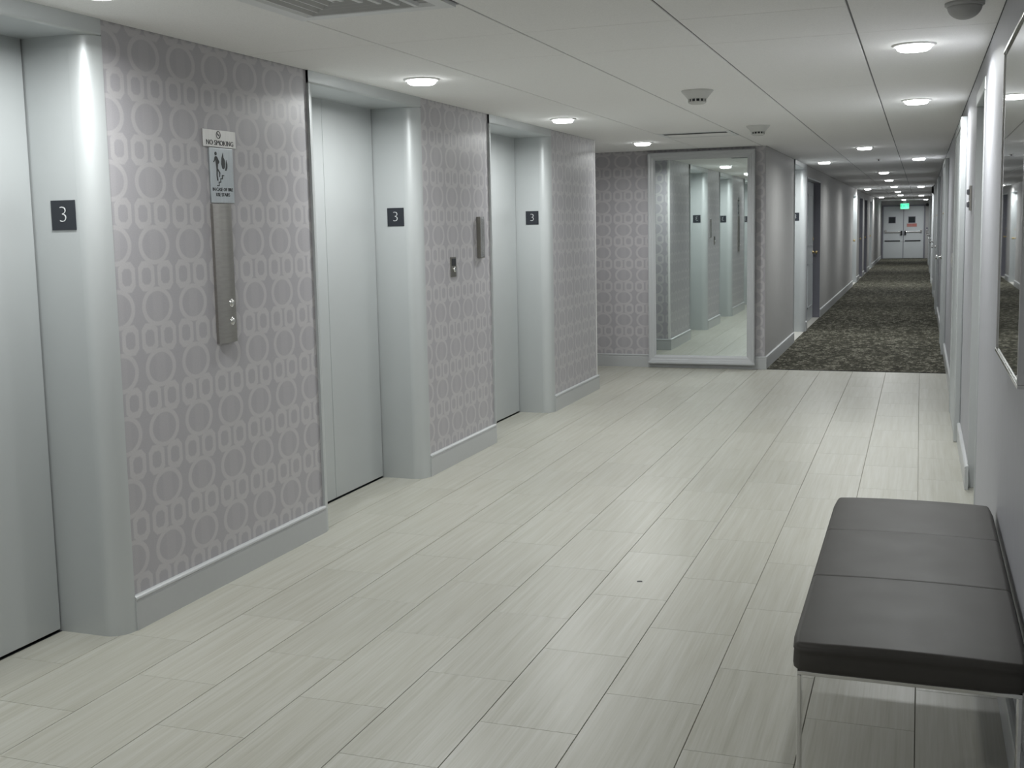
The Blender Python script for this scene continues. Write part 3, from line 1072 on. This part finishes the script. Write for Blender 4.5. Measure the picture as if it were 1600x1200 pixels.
fitting('light_switch', 'white light switch plate past the first right door frame', 'light switch',
        [('switch_plate', (B - 0.012, B, 10.30, 10.39, 1.045, 1.165), M_white, 0.003), ('rocker', (B - 0.020, B - 0.011, 10.325, 10.365, 1.075, 1.135), M_white, 0.003)])
lp = empty('latch_fitting', (B, 6.94, 1.52), 'small metal latch with two dark holes past the recessed doorway', 'latch')
MB().box(B - 0.012, B, 6.88, 7.0, 1.50, 1.64, bev=0.003).build('latch_plate', M_stainless, lp)
for z in (1.535, 1.605):
    MB().lathe(B - 0.012, 6.94, [(0.018, 0), (0.018, -0.008), (0.012, -0.014), (0.004, -0.014)], 'x', 14, 0, z).build('latch_knob', M_jamb, lp)
al = empty('alarm_horn', (B, 23.9, 1.95), 'dark alarm horn high on the corridor right wall', 'alarm')
MB().box(B - 0.05, B, 24.0, 24.2, 1.95, 2.14, bev=0.01).build('housing', M_jamb, al)
MB().lathe(B - 0.05, 24.1, [(0.075, 0), (0.075, -0.02), (0.05, -0.035), (0.02, -0.03)], 'x', 18, 0, 2.045).build('horn_grille', M_black, al)
bell = empty('dome_camera', (0.205, E, 1.98), 'round black dome at the top right of the end wall', 'camera')
MB().lathe(0.205, E, [(0.055, 0), (0.055, -0.03), (0.045, -0.06), (0.02, -0.075)], 'y', 20, 0, 2.02).build('dome', M_black, bell)
MB().lathe(0.205, E, [(0.06, 0), (0.06, -0.012), (0.055, -0.014)], 'y', 20, 0, 2.02).build('mounting_ring', M_jamb, bell)
fitting('pull_station', 'small alarm pull box right of the end doors', 'alarm',
        [('pull_box', (0.175, 0.245, E - 0.04, E, 1.04, 1.17), M_jamb, 0.005), ('pull_lever', (0.19, 0.23, E - 0.05, E - 0.039, 1.06, 1.10), M_white, 0.002)])

sp = NT('x')
bpy.data.materials.remove(sp.m)
bm = bmesh.new()
bmesh.ops.create_icosphere(bm, subdivisions=2, radius=0.011)
for v in bm.verts:
    k = 0.7 + 0.6 * random.random()
    v.co = Vector((v.co.x * k * 1.1, v.co.y * k * 1.0, max(0, v.co.z * 0.14 * k)))
me = bpy.data.meshes.new('scuff_speck')
bm.to_mesh(me)
bm.free()
me.materials.append(M_ink)
o = link('debris_speck', me, None, (-1.060, 4.385, 0.0))
props(o, 'tiny dark speck lying on the pale floor tiles', 'debris')


# ------------------------------------------------------------------ CEILING FIXTURES
def downlight(x, y, label, r=0.072):
    root = empty('ceiling_light', (x, y, H), label, 'ceiling light', 'recessed ceiling lights')
    MB().lathe(x, y, [(r + 0.020, 0.0), (r + 0.020, -0.003), (r + 0.012, -0.007), (r + 0.002, -0.007), (r, -0.004)], 'z', 32, 0, H).build('trim_ring', M_white, root)
    MB().lathe(x, y, [(r, -0.003), (r, -0.011), (r * 0.96, -0.019), (r * 0.82, -0.025), (r * 0.3, -0.028)], 'z', 32, 0, H).build('diffuser', M_lamp, root)
    ld = bpy.data.lights.new('led_lamp', 'AREA')
    ld.shape = 'DISK'
    ld.size = 2 * r
    ld.energy = LAMP_WATTS
    ld.spread = math.radians(LAMP_SPREAD)
    ld.color = (0.975, 1.0, 0.99)
    lo = bpy.data.objects.new('led_lamp', ld)
    COL.objects.link(lo)
    lo.parent = root
    lo.location = (0, 0, -0.0295)


LIGHTS = [
    (-2.375, 0.50, 'ceiling light behind the viewer, nearer one'),
    (-1.20, -1.50, 'added fill light behind the viewer, farther one'),  # unseen lamp, added as fill for the elevator wall and near floor
    (-2.375, 2.90, 'ceiling light above the nearest elevator'),
    (-2.376, 5.28, 'round ceiling light in front of the middle elevator'),
    (-2.373, 7.655, 'round ceiling light in front of the farthest lobby elevator'),
    (-2.408, 10.20, 'round ceiling light before the side passage'),
    (-0.045, 5.26, 'largest round ceiling light near the right wall'),
    (-0.043, 7.64, 'second ceiling light along the right wall'),
    (-0.56, 12.19, 'first ceiling light of the central corridor row'),
    (-0.04, 14.74, 'first right-side corridor ceiling light'),
    (-1.164, 14.82, 'first left-side corridor ceiling light by the service elevator'),
    (-0.562, 18.6, 'second ceiling light of the central corridor row'),
    (-0.575, 22.15, 'third ceiling light of the central corridor row'),
    (-0.575, 26.4, 'fourth ceiling light of the central corridor row'),
    (-0.585, 31.1, 'fifth ceiling light of the central corridor row'),
    (-0.586, 35.2, 'sixth ceiling light of the central corridor row'),
    (-0.61, 43.6, 'last ceiling light of the central corridor row, before the exit sign'),
    (-0.02, 27.0, 'second right-side corridor ceiling light'),
    (-1.19, 27.8, 'second left-side corridor ceiling light'),
    (-0.01, 36.7, 'third right-side corridor ceiling light'),
    (-1.21, 38.0, 'third left-side corridor ceiling light'),
    (0.14, 44.2, 'last corridor ceiling light in the far right corner'),
]
for x, y, lb in LIGHTS:
    downlight(x, y, lb)


def detector(x, y, r, label, mat=M_detector):
    root = empty('smoke_detector', (x, y, H), label, 'smoke detector', 'smoke detectors')
    k = r / 0.088
    MB().lathe(x, y, [(r, 0), (r, -0.004 * k), (r * 0.97, -0.008 * k), (r * 0.74, -0.030 * k), (r * 0.62, -0.044 * k), (r * 0.55, -0.047 * k)], 'z', 32, 0, H).build('base', mat, root)
    MB().lathe(x, y, [(r * 0.52, -0.044 * k), (r * 0.52, -0.062 * k)], 'z', 32, 0, H).build('sensor_mesh', M_black, root)
    m = MB()
    for i in range(12):
        a = 2 * math.pi * i / 12
        cx_, cy_ = x + r * 0.53 * math.cos(a), y + r * 0.53 * math.sin(a)
        m.box(cx_ - 0.0035, cx_ + 0.0035, cy_ - 0.0035, cy_ + 0.0035, H - 0.063 * k, H - 0.045 * k)
    m.build('vent_fins', mat, root)
    MB().lathe(x, y, [(r * 0.56, -0.061 * k), (r * 0.55, -0.068 * k), (r * 0.40, -0.074 * k), (r * 0.1, -0.075 * k)], 'z', 32, 0, H).build('cap', mat, root)


detector(-1.205, 6.45, 0.090, 'smoke detector nearer the elevators, mid ceiling')
detector(-1.205, 8.98, 0.090, 'smoke detector farther along, before the corridor')
dm = empty('ceiling_dome', (0.128, 4.335, H), 'grey dome fitting on the ceiling at the top right', 'dome')
MB().lathe(0.128, 4.335, [(0.066, 0), (0.066, -0.010), (0.060, -0.014)], 'z', 32, 0, H).build('mounting_ring', M_wall_plain, dm)
MB().lathe(0.128, 4.335, [(0.058 * math.cos(t * math.pi / 18), -0.012 - 0.046 * math.sin(t * math.pi / 18)) for t in range(9)], 'z', 32, 0, H).build('dome', M_wall_plain, dm)

# square louvred diffuser at the top of the picture
vt = empty('air_diffuser', (-1.782, GY - CT / 2, H), 'large square louvred air diffuser at the top of the ceiling', 'air vent')
x0, x1, y0, y1 = XG[1] + 0.010, XG[2] - 0.010, GY - CT + 0.010, GY - 0.010
m = MB()


def sq_ring(m, i0, z0_, i1, z1_):
    a = [(x0 + i0, y0 + i0, z0_), (x1 - i0, y0 + i0, z0_), (x1 - i0, y1 - i0, z0_), (x0 + i0, y1 - i0, z0_)]
    b = [(x0 + i1, y0 + i1, z1_), (x1 - i1, y0 + i1, z1_), (x1 - i1, y1 - i1, z1_), (x0 + i1, y1 - i1, z1_)]
    m.add(a + b, [(i, (i + 1) % 4, 4 + (i + 1) % 4, 4 + i) for i in range(4)])


m.box(x0, x1, y0, y1, H + 0.003, H + 0.0035)
m.build('backing', M_wall_plain, vt)
m = MB()
sq_ring(m, 0, H + 0.003, 0, H - 0.010)
sq_ring(m, 0, H - 0.010, 0.05, H - 0.010)
sq_ring(m, 0.05, H - 0.010, 0.06, H + 0.002)
m.build('rim', M_grille, vt)
for i in range(5):
    m = MB()
    q = 0.095 + i * 0.045
    sq_ring(m, q - 0.002, H - 0.004, q, H - 0.016)
    sq_ring(m, q, H - 0.016, q + 0.010, H - 0.018)
    n0 = len(m.f)
    sq_ring(m, q + 0.010, H - 0.018, q + 0.034, H + 0.001)
    m.mi[n0:] = [1] * (len(m.f) - n0)  # slopes greyer than the lips: their shade is put into the colour
    m.build('louvre', [M_grille, M_wall_plain], vt)

# return grille with a dark slot at the lobby end
ya, yb = krow([9.37])[0], krow([10.22])[0]
rg = empty('return_grille', (-1.782, (ya + yb) / 2, H), 'rectangular ceiling grille with dark slot before the tall mirror', 'air vent')
xa, xb = XG[1] + 0.003, XG[2] - 0.003
m = MB()
t = 0.035
for bx in ((xa, xb, ya + 0.002, ya + t), (xa, xb, yb - t, yb - 0.002), (xa, xa + t, ya + t, yb - t), (xb - t, xb, ya + t, yb - t)):
    m.box(*bx, H - 0.003, H + 0.003, bev=0.001)
m.build('frame', M_grille, rg)
MB().box(xa, xb, ya, yb, H + 0.002, H + 0.0034).build('backing', M_dark, rg)
MB().box(xa + t + 0.004, xb - t - 0.004, ya + t + 0.14, yb - t - 0.012, H - 0.0015, H + 0.003, bev=0.001).build('access_panel', M_ceil, rg)
MB().box(xa + t, xb - t, ya + t, ya + t + 0.14, H - 0.0005, H + 0.0032).build('dark_slot', M_dark, rg)
for k in range(2):
    yk = ya + t + 0.045 + k * 0.048
    MB().add([(xa + t, yk, H - 0.0015), (xb - t, yk, H - 0.0015), (xb - t, yk + 0.010, H - 0.0007), (xa + t, yk + 0.010, H - 0.0007)], [(0, 1, 2, 3)]).build('slat', M_jamb, rg)

sk = empty('sprinkler_head', (-0.505, 14.6, H), 'tiny dark sprinkler head on the corridor ceiling', 'sprinkler')
MB().lathe(-0.505, 14.6, [(0.030, 0), (0.030, -0.003), (0.010, -0.006), (0.008, -0.014)], 'z', 16, 0, H).build('escutcheon', M_stainless, sk)
MB().lathe(-0.505, 14.6, [(0.008, -0.013), (0.008, -0.020), (0.020, -0.021), (0.020, -0.023)], 'z', 16, 0, H).build('deflector', M_jamb, sk)
